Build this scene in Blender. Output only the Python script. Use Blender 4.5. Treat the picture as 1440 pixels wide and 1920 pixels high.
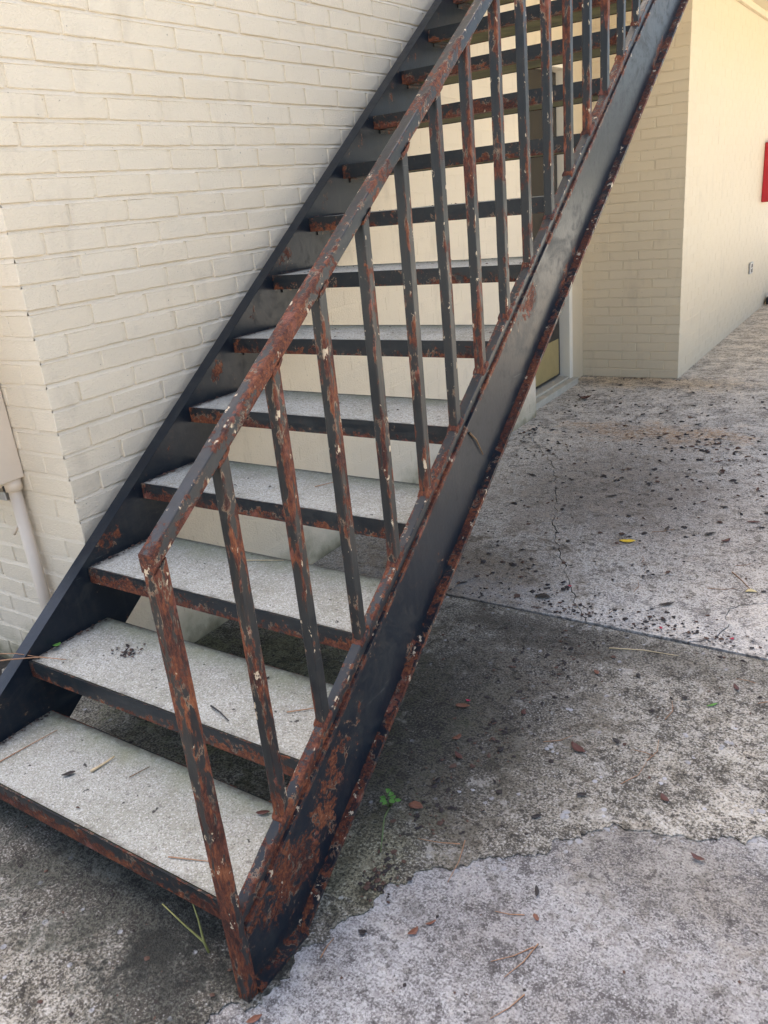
import bpy, bmesh, math, random
from mathutils import Vector, Matrix, noise as mnoise
R = math.radians
random.seed(7)
scene = bpy.context.scene
C = scene.collection
for o in list(bpy.data.objects): bpy.data.objects.remove(o)

# ------------------------------------------------------------------ camera
YAW, PITCH, ROLL = -0.6112, -0.3703, -0.1011
CAM = Vector((1.8991, -0.7461, 1.3717)); FPX = 1500.0
fw = Vector((math.sin(YAW)*math.cos(PITCH), math.cos(YAW)*math.cos(PITCH), math.sin(PITCH)))
r0 = Vector((math.cos(YAW), -math.sin(YAW), 0)); u0 = r0.cross(fw)
rt = math.cos(ROLL)*r0 + math.sin(ROLL)*u0
up = -math.sin(ROLL)*r0 + math.cos(ROLL)*u0
cd = bpy.data.cameras.new('camera'); cam = bpy.data.objects.new('camera', cd); C.objects.link(cam)
cam.matrix_world = Matrix(((rt.x, up.x, -fw.x, CAM.x), (rt.y, up.y, -fw.y, CAM.y), (rt.z, up.z, -fw.z, CAM.z), (0, 0, 0, 1)))
cd.sensor_fit = 'VERTICAL'; cd.sensor_height = 24.0; cd.lens = 24.0*FPX/1920.0
cd.clip_start = 0.02; cd.clip_end = 2000
scene.camera = cam
scene.cycles.max_bounces = 6; scene.cycles.diffuse_bounces = 4; scene.cycles.glossy_bounces = 2
scene.render.resolution_x = 768; scene.render.resolution_y = 1024

# ------------------------------------------------------------------ sky, sun, exposure
SUN_EL = R(67); TO_SUN = Vector((-0.857, 0.515, 0)).normalized()*math.cos(SUN_EL) + Vector((0, 0, math.sin(SUN_EL)))
w = bpy.data.worlds.new('World'); scene.world = w; w.use_nodes = True
nt = w.node_tree; nt.nodes.clear()
sk = nt.nodes.new('ShaderNodeTexSky'); sk.sky_type = 'NISHITA'; sk.sun_disc = False
sk.sun_elevation = SUN_EL; sk.sun_rotation = math.atan2(TO_SUN.x, TO_SUN.y)
sk.air_density = 0.95; sk.dust_density = 4.5; sk.ozone_density = 0.0
bg = nt.nodes.new('ShaderNodeBackground'); bg.inputs['Strength'].default_value = 0.14
wo = nt.nodes.new('ShaderNodeOutputWorld')
nt.links.new(sk.outputs[0], bg.inputs[0]); nt.links.new(bg.outputs[0], wo.inputs[0])
sd = bpy.data.lights.new('sun', 'SUN'); sd.energy = 5.0; sd.angle = R(0.5); sd.color = (1.0, 0.96, 0.89)
sun = bpy.data.objects.new('sun', sd); C.objects.link(sun)
sun.rotation_euler = (-TO_SUN).to_track_quat('-Z', 'Y').to_euler()
vs = scene.view_settings
vs.view_transform = 'Standard'; vs.look = 'None'; vs.exposure = 1.86; vs.gamma = 1.0; vs.use_curve_mapping = False

# ------------------------------------------------------------------ helpers
def tag(o, label=None, cat=None, group=None, kind=None):
    if label: o['label'] = label
    if cat: o['category'] = cat
    if group: o['group'] = group
    if kind: o['kind'] = kind
    return o

def empty(name, loc=(0, 0, 0)):
    o = bpy.data.objects.new(name, None); o.location = loc; o.empty_display_size = 0.1
    C.objects.link(o); return o

def link(o, parent=None):
    C.objects.link(o)
    if parent is not None:
        o.parent = parent
        o.matrix_parent_inverse = Matrix.Translation(parent_world(parent)).inverted()
    return o

def parent_world(p):
    v = Vector(p.location)
    # parents here are only translated, never rotated; sub-parts sit under untransformed meshes
    return v if p.parent is None else v

class MB:
    """collects verts, faces and float point attributes for one mesh"""
    def __init__(s): s.v = []; s.f = []; s.a = {}; s.m = []
    def add(s, pts, faces, mat=0, **attrs):
        b = len(s.v); s.v += [tuple(p) for p in pts]
        s.f += [tuple(i+b for i in f) for f in faces]; s.m += [mat]*len(faces)
        for k in set(list(s.a) + list(attrs)):
            arr = s.a.setdefault(k, [])
            arr += [0.0]*(b-len(arr))
            val = attrs.get(k, 0.0)
            arr += list(val) if isinstance(val, (list, tuple)) else [val]*len(pts)
    def box(s, a, b, mat=0, **at):
        x0, y0, z0 = a; x1, y1, z1 = b
        p = [(x0,y0,z0),(x1,y0,z0),(x1,y1,z0),(x0,y1,z0),(x0,y0,z1),(x1,y0,z1),(x1,y1,z1),(x0,y1,z1)]
        s.add(p, [(0,3,2,1),(4,5,6,7),(0,1,5,4),(1,2,6,5),(2,3,7,6),(3,0,4,7)], mat, **at)
    def mesh(s, name, smooth=False):
        me = bpy.data.meshes.new(name); me.from_pydata(s.v, [], s.f); me.update()
        for k, arr in s.a.items():
            arr = arr + [0.0]*(len(s.v)-len(arr))
            at = me.attributes.new(k, 'FLOAT', 'POINT'); at.data.foreach_set('value', arr)
        me.polygons.foreach_set('material_index', s.m)
        if smooth: me.polygons.foreach_set('use_smooth', [True]*len(me.polygons))
        return me
    def build(s, name, mats, parent=None, smooth=False, loc=None):
        me = s.mesh(name, smooth)
        for m in (mats if isinstance(mats, (list, tuple)) else [mats]): me.materials.append(m)
        o = bpy.data.objects.new(name, me)
        return link(o, parent)

def bevel(o, wd=0.002, seg=2, ang=40):
    m = o.modifiers.new('bevel', 'BEVEL'); m.width = wd; m.segments = seg; m.limit_method = 'ANGLE'; m.angle_limit = R(ang)
    return o

def project(P):
    d = Vector(P) - CAM; z = d.dot(fw)
    if z < 0.05: return None
    return (720 + FPX*d.dot(rt)/z, 960 - FPX*d.dot(up)/z)

# ---- node helper
class NT:
    def __init__(s, name):
        s.m = bpy.data.materials.new(name); s.m.use_nodes = True; s.t = s.m.node_tree; s.t.nodes.clear()
        s.out = s.t.nodes.new('ShaderNodeOutputMaterial'); s.b = s.t.nodes.new('ShaderNodeBsdfPrincipled')
        s.t.links.new(s.b.outputs[0], s.out.inputs[0])
    def n(s, typ, ins=None, **props):
        nd = s.t.nodes.new(typ)
        for k, v in props.items(): setattr(nd, k, v)
        for k, v in (ins or {}).items(): s.set(nd.inputs[k], v)
        return nd
    def set(s, sock, v):
        if hasattr(v, 'is_output') or hasattr(v, 'links'): s.t.links.new(v, sock)
        else:
            if sock.type == 'RGBA' and len(v) == 3: v = (*v, 1)
            sock.default_value = v
    def pos(s): return s.n('ShaderNodeNewGeometry').outputs['Position']
    def attr(s, name): return s.n('ShaderNodeAttribute', attribute_name=name).outputs['Fac']
    def map(s, vec, scale=(1,1,1), loc=(0,0,0), rot=(0,0,0)):
        return s.n('ShaderNodeMapping', {'Vector': vec, 'Scale': scale, 'Location': loc, 'Rotation': rot}).outputs[0]
    def noise(s, vec, scale, detail=4, rough=0.55, dist=0.0):
        return s.n('ShaderNodeTexNoise', {'Vector': vec, 'Scale': scale, 'Detail': detail, 'Roughness': rough, 'Distortion': dist}).outputs[0]
    def vor(s, vec, scale, feature='F1', rand=1.0):
        return s.n('ShaderNodeTexVoronoi', {'Vector': vec, 'Scale': scale, 'Randomness': rand}, feature=feature)
    def math(s, op, a, b=0.0, c=0.0, clamp=False):
        nd = s.n('ShaderNodeMath', operation=op, use_clamp=clamp)
        for i, v in enumerate((a, b, c)):
            s.set(nd.inputs[i], v)
        return nd.outputs[0]
    def ramp(s, fac, stops, interp='LINEAR'):
        nd = s.n('ShaderNodeValToRGB', {'Fac': fac}); cr = nd.color_ramp; cr.interpolation = interp
        while len(cr.elements) > 1: cr.elements.remove(cr.elements[-1])
        for i, (p, c) in enumerate(stops):
            if not isinstance(c, (tuple, list)): c = (c, c, c)
            e = cr.elements[0] if i == 0 else cr.elements.new(p)
            e.position = p; e.color = (*c, 1)
        return nd.outputs[0]
    def step(s, v, a, b):
        return s.n('ShaderNodeMapRange', {'Value': v, 'From Min': a, 'From Max': b, 'To Min': 0.0, 'To Max': 1.0}).outputs[0]
    def mix(s, f, a, b, blend='MIX'):
        nd = s.n('ShaderNodeMix', data_type='RGBA', blend_type=blend)
        s.set(nd.inputs[0], f); s.set(nd.inputs[6], a); s.set(nd.inputs[7], b)
        return nd.outputs[2]
    def sep(s, v): return s.n('ShaderNodeSeparateXYZ', {'Vector': v}).outputs
    def spot(s, vec, c, rx, ry, noisev=None, amt=0.5):
        """soft blob round c (x,y) with radii, edge broken by noise; 1 inside"""
        x, y, _ = s.sep(vec)
        dx = s.math('DIVIDE', s.math('SUBTRACT', x, c[0]), rx); dy = s.math('DIVIDE', s.math('SUBTRACT', y, c[1]), ry)
        d = s.math('SQRT', s.math('ADD', s.math('MULTIPLY', dx, dx), s.math('MULTIPLY', dy, dy)))
        if noisev is not None: d = s.math('ADD', d, s.math('MULTIPLY', s.math('SUBTRACT', noisev, 0.5), amt*4.2))
        return s.step(d, 1.05, 0.45)
    def done(s, col, rough, height=None, dist=0.002, strength=1.0, spec=None):
        s.set(s.b.inputs['Base Color'], col); s.set(s.b.inputs['Roughness'], rough)
        if spec is not None: s.set(s.b.inputs['Specular IOR Level'], spec)
        if height is not None:
            bn = s.n('ShaderNodeBump', {'Height': height, 'Distance': dist, 'Strength': strength})
            s.t.links.new(bn.outputs[0], s.b.inputs['Normal'])
        return s.m

# ------------------------------------------------------------------ materials
def mat_metal(name, thresh=0.56, streak=False, navy=(0.010, 0.013, 0.017), dirty=0.5, edgew=0.075):
    """old gloss paint over steel: rust blooms from edges and joints, flaking in small scales"""
    t = NT(name); p = t.pos()
    ps = t.map(p, (1, 1, 0.36)) if streak else p
    n1 = t.noise(ps, 25, 5, 0.70, 0.6); n2 = t.noise(ps, 95, 3, 0.65); n0 = t.noise(p, 3.7, 2, 0.5)
    wear = t.attr('wear'); edge = t.attr('edge')
    m = t.math('ADD', t.math('MULTIPLY', n1, 0.58), t.math('MULTIPLY', n2, 0.28))
    m = t.math('ADD', m, t.math('MULTIPLY', n0, 0.18))
    m = t.math('ADD', m, t.math('MULTIPLY', wear, 0.20))
    m = t.math('ADD', m, t.math('MULTIPLY', edge, edgew))
    rust = t.step(m, thresh, thresh+0.030)
    stain = t.step(m, thresh-0.07, thresh+0.01)                      # brown bleed round each bloom
    rim = t.math('MULTIPLY', t.step(m, thresh-0.012, thresh+0.002), t.math('SUBTRACT', 1.0, rust))
    rim = t.math('MULTIPLY', rim, t.step(t.noise(p, 26, 2), 0.52, 0.62))
    deep = t.noise(ps, 120, 4, 0.80); big = t.noise(p, 11.0, 2)
    rc = t.ramp(t.math('ADD', t.math('MULTIPLY', deep, 0.66), t.math('MULTIPLY', big, 0.34)),
                [(0.33, (0.014, 0.008, 0.008)), (0.43, (0.045, 0.016, 0.012)), (0.50, (0.098, 0.030, 0.017)),
                 (0.58, (0.17, 0.054, 0.023)), (0.72, (0.31, 0.13, 0.065))])
    salmon = t.step(t.noise(p, 17, 3), 0.60, 0.68)
    rc = t.mix(t.math('MULTIPLY', salmon, 0.45), rc, (0.26, 0.095, 0.07))
    pc = t.mix(t.noise(p, 5, 2, 0.7), navy, (navy[0]*1.9, navy[1]*1.8, navy[2]*1.5))
    drip = t.step(t.noise(t.map(p, (1, 1, 0.10)), 46, 3, 0.6), 0.52, 0.78)
    pc = t.mix(t.math('MULTIPLY', drip, 0.45), pc, (0.026, 0.029, 0.030))
    chalk = t.step(t.noise(t.map(p, (1, 0.8, 1.4)), 8.5, 5, 0.72, 0.8), 0.50, 0.68)
    pc = t.mix(t.math('MULTIPLY', chalk, 0.42), pc, (0.030, 0.034, 0.034))
    scr = t.math('MULTIPLY', t.step(t.noise(t.map(p, (1, 0.07, 1), rot=(0.62, 0, 0)), 130, 2, 0.5), 0.66, 0.72), t.step(chalk, 0.2, 0.8))
    pc = t.mix(t.math('MULTIPLY', scr, 0.5), pc, (0.10, 0.10, 0.095))
    grime = t.step(t.noise(ps, 24, 4, 0.7), 0.50, 0.75)
    pc = t.mix(t.math('MULTIPLY', grime, dirty), pc, (0.045, 0.040, 0.034))
    col = t.mix(t.math('MULTIPLY', stain, 0.35), pc, (0.050, 0.028, 0.020))
    col = t.mix(rust, col, rc)
    col = t.mix(t.math('MULTIPLY', rim, 0.55), col, (0.36, 0.26, 0.17))
    chip = t.math('MULTIPLY', t.step(t.noise(t.map(p, (1, 1, 0.55)), 52, 4, 0.65), 0.635, 0.66), t.step(t.math('ADD', wear, t.math('MULTIPLY', edge, 1.2)), 0.75, 1.25))
    col = t.mix(chip, col, (0.50, 0.40, 0.28))
    rough = t.mix(rust, t.mix(t.math('MAXIMUM', grime, t.math('MULTIPLY', chalk, 0.8)), (0.29,)*3, (0.55,)*3), t.mix(deep, (0.45,)*3, (0.85,)*3))
    h = t.math('ADD', t.math('MULTIPLY', rust, t.math('ADD', -0.55, t.math('MULTIPLY', deep, 1.3))), t.math('MULTIPLY', n2, 0.10))
    return t.done(col, rough, h, 0.0030, 1.0, spec=0.24)

def mat_wall(name, base=(0.72, 0.615, 0.455), moss=True, smooth=1.0):
    t = NT(name); p = t.pos()
    n = t.noise(p, 2.3, 2, 0.6); f = t.noise(p, 38, 3, 0.62); g = t.noise(t.map(p, (1, 1, 1.8)), 120, 2, 0.6)
    oi = t.n('ShaderNodeObjectInfo').outputs['Random']
    col = t.mix(n, base, (base[0]*0.93, base[1]*0.935, base[2]*0.97))
    col = t.mix(t.math('MULTIPLY', oi, 0.35), col, (base[0]*0.92, base[1]*0.89, base[2]*0.86))
    dirt = t.step(t.noise(t.map(p, (1, 1, 0.35)), 9, 4, 0.68), 0.58, 0.80)
    col = t.mix(t.math('MULTIPLY', dirt, 0.32), col, (0.36, 0.29, 0.21))
    sp = t.math('MULTIPLY', t.step(t.noise(p, 95, 2), 0.73, 0.755), 0.55)
    col = t.mix(sp, col, (0.13, 0.11, 0.08))
    if moss:
        z = t.sep(p)[2]
        zz = t.math('ADD', z, t.math('MULTIPLY', t.math('SUBTRACT', t.noise(p, 6, 3, 0.65), 0.5), 0.30))
        col = t.mix(t.math('MULTIPLY', t.step(zz, 0.15, -0.02), 0.8), col, (0.20, 0.175, 0.075))
        col = t.mix(t.math('MULTIPLY', t.step(zz, 0.06, -0.06), 0.8), col, (0.035, 0.032, 0.018))
    h = t.math('ADD', t.math('MULTIPLY', f, 0.35), t.math('MULTIPLY', g, 0.65))
    return t.done(col, t.mix(f, (0.42,)*3, (0.62,)*3), h, 0.0048*smooth, 0.9)

def mat_tread():
    t = NT('tread_concrete'); p = t.pos()
    n = t.noise(p, 7, 3, 0.6); sp = t.noise(p, 230, 2, 0.72); sp2 = t.noise(p, 75, 3, 0.65)
    v = t.vor(p, 300); vc = t.sep(v.outputs['Color'])[0]
    col = t.mix(n, (0.43, 0.42, 0.365), (0.31, 0.31, 0.26))
    soil = t.step(t.noise(t.map(p, loc=(2, 9, 4)), 6.5, 5, 0.72), 0.46, 0.66); col = t.mix(t.math('MULTIPLY', soil, 0.62), col, (0.22, 0.215, 0.155))
    col = t.mix(t.math('MULTIPLY', t.step(vc, 0.70, 1.0), 0.45), col, (0.70, 0.68, 0.65))
    col = t.mix(t.math('MULTIPLY', t.step(vc, 0.36, 0.0), 0.6), col, (0.25, 0.215, 0.165))
    col = t.mix(t.math('MULTIPLY', t.step(sp, 0.54, 0.62), 0.75), col, (0.15, 0.14, 0.12))
    col = t.mix(t.math('MULTIPLY', t.step(sp2, 0.60, 0.68), 0.65), col, (0.12, 0.11, 0.095))
    pit = t.step(t.noise(p, 46, 3), 0.70, 0.73)
    col = t.mix(pit, col, (0.045, 0.04, 0.035))
    d = t.attr('depth')
    dm = t.math('ADD', d, t.math('MULTIPLY', t.math('SUBTRACT', t.noise(p, 9, 4, 0.7), 0.5), 0.9))
    col = t.mix(t.math('MULTIPLY', t.step(dm, 0.62, 1.15), 0.75), col, (0.20, 0.215, 0.115))
    e = t.attr('rim')
    em = t.math('ADD', e, t.math('MULTIPLY', t.math('SUBTRACT', t.noise(p, 30, 3, 0.7), 0.5), 1.1))
    col = t.mix(t.math('MULTIPLY', t.step(em, 0.48, 1.0), 0.8), col, (0.085, 0.072, 0.055))
    return t.done(col, 0.8, t.math('ADD', sp, sp2), 0.0018, 0.8)

def mat_under():
    t = NT('algae_underside'); p = t.pos()
    n = t.noise(p, 9, 6, 0.65)
    col = t.ramp(n, [(0.3, (0.035, 0.032, 0.012)), (0.55, (0.075, 0.075, 0.022)), (0.7, (0.13, 0.115, 0.06))])
    return t.done(col, 0.85, t.noise(p, 60, 5), 0.002)

def mat_ground(name, kind):
    t = NT(name); p = t.pos()
    big = t.noise(p, 1.6, 2, 0.6); mid = t.noise(p, 6.5, 5, 0.72); fine = t.noise(p, 42, 3, 0.72); gr = t.noise(p, 210 if kind == 'new' else 165, 2, 0.7)
    v = t.vor(p, 185); vc = t.sep(v.outputs['Color'])[0]; v2 = t.vor(t.map(p, loc=(3.3, 1.7, 0)), 48); vc2 = t.sep(v2.outputs['Color'])[1]
    if kind == 'new':
        base = t.mix(big, (0.42, 0.40, 0.375), (0.325, 0.315, 0.30)); dark = (0.115, 0.104, 0.098); k = 0.0; sk_ = 0.7
    elif kind == 'old':
        base = t.mix(big, (0.51, 0.46, 0.37), (0.37, 0.335, 0.265)); dark = (0.085, 0.076, 0.058); k = 0.045; sk_ = 0.85
    else:
        base = t.mix(big, (0.74, 0.675, 0.57), (0.62, 0.56, 0.47)); dark = (0.16, 0.14, 0.115); k = 0.0; sk_ = 0.8
    col = base
    tint = t.noise(t.map(p, loc=(7, 3, 1)), 11, 4, 0.7)
    col = t.mix(t.math('MULTIPLY', t.step(tint, 0.50, 0.70), 0.35), col, (0.30, 0.235, 0.155))
    # grain of the exposed aggregate
    col = t.mix(t.math('MULTIPLY', t.step(vc, 0.62, 1.0), 0.42), col, (0.55, 0.525, 0.49))
    col = t.mix(t.math('MULTIPLY', t.step(vc, 0.42, 0.05), 0.7), col, (dark[0]*1.6, dark[1]*1.6, dark[2]*1.6))
    # lichen and grime: broad soft blotches, then specks that crowd inside them
    b1 = t.math('ADD', t.math('MULTIPLY', mid, 0.8), t.math('MULTIPLY', fine, 0.2))
    blot = t.step(b1, 0.42-k, 0.66-k)
    col = t.mix(t.math('MULTIPLY', blot, 0.62), col, dark)
    cr = t.math('ADD', gr, t.math('MULTIPLY', blot, 0.12))
    col = t.mix(t.math('MULTIPLY', t.step(cr, 0.565, 0.645), sk_), col, (dark[0]*0.6, dark[1]*0.57, dark[2]*0.55))
    fr = t.math('ADD', fine, t.math('MULTIPLY', blot, 0.09))
    col = t.mix(t.math('MULTIPLY', t.step(fr, 0.60, 0.655), sk_), col, (dark[0]*0.55, dark[1]*0.52, dark[2]*0.5))
    col = t.mix(t.math('MULTIPLY', t.step(gr, 0.42, 0.33), 0.50), col, (0.60, 0.58, 0.55))
    pt = t.noise(t.map(p, loc=(4, 8, 2)), 17, 5, 0.70, 0.5)
    pa = {'new': 0.45, 'old': 0.75, 'walk': 0.6}[kind]
    col = t.mix(t.math('MULTIPLY', t.step(pt, 0.555, 0.60), pa), col, (0.40, 0.375, 0.33), 'MULTIPLY')
    col = t.mix(t.math('MULTIPLY', t.step(pt, 0.43, 0.37), pa*0.55), col, (0.55, 0.515, 0.45))
    ref = {'new': 0.36, 'old': 0.27, 'walk': 0.36}[kind]
    def stain(c, m, a, rgb):      # a film over the grain: the grain still shows through
        c2 = t.mix(t.math('MULTIPLY', m, a), c, tuple(q/ref for q in rgb), 'MULTIPLY')
        return c2
    x, y, z = t.sep(p); blotch = mid; mid = t.math('ADD', t.math('MULTIPLY', mid, 0.62), t.math('MULTIPLY', fine, 0.38))
    if kind == 'new':
        s1 = t.spot(p, (1.62, 0.60), 0.50, 0.17, mid, 0.9); col = stain(col, s1, 0.55, (0.19, 0.17, 0.135))
        s2 = t.spot(p, (1.75, 0.15), 0.40, 0.30, mid, 0.9); col = stain(col, s2, 0.40, (0.16, 0.15, 0.145))
        s3 = t.spot(p, (1.30, 0.30), 0.16, 0.14, mid, 0.8); col = stain(col, s3, 0.35, (0.17, 0.155, 0.15))
    if kind == 'old':
        stone = t.math('MULTIPLY', t.step(v2.outputs['Distance'], 0.34, 0.26), t.step(vc2, 0.955, 0.96))
        col = t.mix(t.math('MULTIPLY', stone, 0.7), col, (0.44, 0.44, 0.46))
        # near-black blotches round the foot of the stair and along its side
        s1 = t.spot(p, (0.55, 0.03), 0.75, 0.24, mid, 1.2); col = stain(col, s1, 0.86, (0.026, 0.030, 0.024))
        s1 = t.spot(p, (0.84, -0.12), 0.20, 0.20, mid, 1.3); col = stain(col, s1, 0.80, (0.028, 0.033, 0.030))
        s2 = t.spot(p, (0.92, 0.88), 0.42, 0.85, mid, 1.2); col = stain(col, s2, 0.74, (0.050, 0.042, 0.032))
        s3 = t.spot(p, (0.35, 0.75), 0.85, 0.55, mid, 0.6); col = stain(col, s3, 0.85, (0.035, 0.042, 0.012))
        s4 = t.spot(p, (1.00, 0.33), 0.16, 0.20, mid, 0.6); col = stain(col, s4, 0.45, (0.26, 0.27, 0.15))
        s5 = t.spot(p, (1.10, 1.42), 0.75, 0.12, mid, 0.9); col = stain(col, s5, 0.55, (0.05, 0.047, 0.038))
    elif kind == 'walk':
        s1 = t.spot(p, (0.72, 2.75), 0.55, 0.80, mid, 1.4); col = stain(col, s1, 0.62, (0.075, 0.060, 0.046))
        s2 = t.math('MULTIPLY', t.spot(p, (0.72, 3.70), 0.62, 0.22, mid, 1.6), t.step(fine, 0.38, 0.58)); col = stain(col, s2, 0.8, (0.24, 0.135, 0.045))
        s3 = t.spot(p, (0.45, 1.72), 0.60, 0.40, mid, 0.9); col = stain(col, s3, 0.75, (0.070, 0.052, 0.030))
        s4 = t.spot(p, (0.3, 4.9), 0.8, 0.22, mid, 0.8); col = stain(col, s4, 0.5, (0.33, 0.25, 0.14))
        s5 = t.spot(p, (1.30, 2.50), 0.7, 0.7, mid, 1.3); col = stain(col, s5, 0.30, (0.13, 0.11, 0.095))
        band = t.math('MULTIPLY', t.step(y, 1.85, 1.55), t.step(t.math('ADD', mid, t.math('MULTIPLY', x, 0.05)), 0.42, 0.60))
        col = t.mix(t.math('MULTIPLY', band, 0.22), col, (0.62, 0.60, 0.58))
        jl = t.math('MULTIPLY', t.step(y, 1.60, 1.53), t.step(fine, 0.40, 0.58)); col = stain(col, jl, 0.65, (0.075, 0.065, 0.052))
        far = t.step(y, 3.9, 6.0); col = stain(col, far, 0.6, (0.50, 0.46, 0.39))  # whole tone grows paler and warmer towards the far end
    h = t.math('ADD', t.math('MULTIPLY', fine, 0.7), t.math('MULTIPLY', gr, 0.55))
    return t.done(col, 0.85, h, 0.006, 0.85)

def mat_plain(name, col, rough=0.6, var=0.3, scale=20, metallic=0.0, bump=0.001):
    t = NT(name); p = t.pos(); n = t.noise(p, scale, 3, 0.65)
    c = t.mix(n, tuple(x*(1-var) for x in col), tuple(min(1, x*(1+var)) for x in col))
    t.b.inputs['Metallic'].default_value = metallic
    return t.done(c, rough, n, bump, 0.5)

M_STR = mat_metal('stringer_paint', 0.685, False, (0.0058, 0.0092, 0.0155), 0.20)
M_BAR = mat_metal('baluster_paint', 0.662, True, (0.011, 0.013, 0.016), 0.45)
M_RAIL = mat_metal('rail_paint', 0.672, False, (0.011, 0.014, 0.019), 0.4)
M_PLATE = mat_metal('nosing_paint', 0.600, False, (0.010, 0.013, 0.017), 0.3)
M_WALL = mat_wall('cream_paint_on_brick')
M_PILLAR = mat_wall('cream_paint_on_pillar_brick', (0.67, 0.56, 0.385), False, 0.6)
M_TREAD = mat_tread(); M_UNDER = mat_under()
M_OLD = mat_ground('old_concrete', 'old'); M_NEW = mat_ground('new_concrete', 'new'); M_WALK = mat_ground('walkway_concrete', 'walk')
M_SOIL = mat_plain('dark_soil', (0.022, 0.018, 0.013), 0.95, 0.5, 40, 0, 0.006)
M_GRASS = mat_plain('lawn', (0.085, 0.085, 0.035), 0.9, 0.4, 3, 0, 0.01)
M_WHITE = mat_plain('white_frame_paint', (0.78, 0.71, 0.58), 0.4, 0.06, 12)
M_DOOR = mat_plain('dark_door_paint', (0.014, 0.012, 0.010), 0.35, 0.25, 8)
M_BRASS = mat_plain('brass_plate', (0.44, 0.35, 0.16), 0.45, 0.15, 14, 0.5, 0.0003)
M_SILL = mat_plain('sill_concrete', (0.46, 0.41, 0.32), 0.85, 0.3, 30)
M_RED = mat_plain('red_enamel', (0.50, 0.012, 0.022), 0.35, 0.08, 10)
M_BOX = mat_plain('box_paint', (0.66, 0.55, 0.43), 0.5, 0.10, 9)
M_CEIL = mat_plain('ceiling_paint', (0.62, 0.54, 0.38), 0.7, 0.06, 5)
M_STEEL = mat_plain('galvanised_steel', (0.45, 0.45, 0.45), 0.4, 0.2, 30, 0.8)
M_BLACK = mat_plain('black_plastic', (0.02, 0.02, 0.02), 0.5, 0.2)

# ------------------------------------------------------------------ ground and pavement
XW, YC = -0.0917, 0.5476            # stair-side wall plane and its near corner
PX, PY = 0.490, 5.035               # pillar corner
m = MB(); S_ = 600
m.add([(-S_, -S_, -0.075), (S_, -S_, -0.075), (S_, S_, -0.075), (-S_, S_, -0.075)], [(0, 1, 2, 3)])
tag(m.build('ground', M_GRASS), kind='structure')
m = MB(); m.add([(-30, -45, -0.062), (45, -45, -0.062), (45, 45, -0.062), (-30, 45, -0.062)], [(0, 1, 2, 3)])
tag(m.build('bounce_lot', mat_plain('pale_bounce_lot', (0.52, 0.50, 0.435), 0.9, 0.15, 4)), kind='structure')  # unseen pale ground, added to bounce sunlight onto the shaded walls
m = MB(); m.add([(-6, -6, -0.05), (5.2, -6, -0.05), (5.2, 16, -0.05), (-6, 16, -0.05)], [(0, 1, 2, 3)])
tag(m.build('soil_bed', M_SOIL), kind='structure')

pave = tag(empty('pavement'), kind='structure')
def jag(pts, step=0.012, amp=0.006, seed=0.0, close=False):
    out = []
    for a, b in zip(pts[:-1], pts[1:]):
        a = Vector((*a, 0)); b = Vector((*b, 0)); L = (b-a).length; n = max(1, int(L/step)); d = (b-a).normalized(); q = Vector((-d.y, d.x, 0))
        for i in range(n):
            P = a.lerp(b, i/n)
            o = mnoise.noise(Vector((P.x*22, P.y*22, seed)))*amp + mnoise.noise(Vector((P.x*90, P.y*90, seed+5)))*amp*0.5
            out.append((P.x+q.x*o, P.y+q.y*o))
    out.append(pts[-1]); return out

def slab(name, outline, z, mat, depth=0.05, lip=0.0):
    """flat slab from an outline; walls go down all round"""
    bm = bmesh.new()
    vt = [bm.verts.new((x, y, z)) for x, y in outline]
    f = bm.faces.new(vt)
    f.normal_update()
    if f.normal.z < 0: f.normal_flip()
    res = bmesh.ops.extrude_face_region(bm, geom=[f])
    # extruded copy goes down: move the new verts
    for g in res['geom']:
        if isinstance(g, bmesh.types.BMVert): g.co.z = z
    newv = [g for g in res['geom'] if isinstance(g, bmesh.types.BMVert)]
    olds = [v for v in bm.verts if v not in set(newv)]
    for v in olds: v.co.z = z-depth
    bmesh.ops.recalc_face_normals(bm, faces=bm.faces)
    bmesh.ops.triangulate(bm, faces=[f for f in bm.faces if len(f.verts) > 4])
    me = bpy.data.meshes.new(name); bm.to_mesh(me); bm.free(); me.materials.append(mat)
    o = bpy.data.objects.new(name, me); link(o, pave)
    b = o.modifiers.new('bevel', 'BEVEL'); b.width = 0.0025; b.segments = 2; b.limit_method = 'ANGLE'; b.angle_limit = R(55)
    return o

edge_pts = [(0.93, -6.0), (0.945, -1.0), (0.952, -0.137), (0.975, -0.085), (1.025, -0.045), (1.022, 0.073), (1.052, 0.171), (1.068, 0.236), (1.085, 0.285), (1.122, 0.345), (1.138, 0.387), (1.183, 0.402),
            (1.228, 0.443), (1.322, 0.517), (1.372, 0.579), (1.403, 0.63), (1.448, 0.681), (1.563, 0.695), (1.645, 0.728), (1.753, 0.793), (2.1, 0.95), (5.0, 1.25)]
E_ = jag(edge_pts[:2], 0.2, 0.0)[:-1] + jag(edge_pts[1:3], 0.02, 0.008)[:-1] + jag(edge_pts[2:-1], 0.006, 0.024, 2.0)[:-1] + jag(edge_pts[-2:], 0.05, 0.01)
JY = 1.523
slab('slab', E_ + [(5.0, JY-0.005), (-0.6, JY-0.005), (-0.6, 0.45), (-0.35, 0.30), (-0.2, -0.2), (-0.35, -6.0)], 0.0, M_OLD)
slab('slab', [(0.85, -6.0), (5.0, -6.0), (5.0, 1.4), (0.85, 1.4)], -0.0045, M_NEW)
ck = jag([(-0.074, 3.592), (0.10, 3.39), (0.246, 3.191), (0.405, 2.959), (0.55, 2.60), (0.671, 2.266), (0.805, 1.996), (0.902, 1.83), (1.018, 1.61), (1.079, JY+0.008)], 0.02, 0.022, 4.0)
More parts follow.
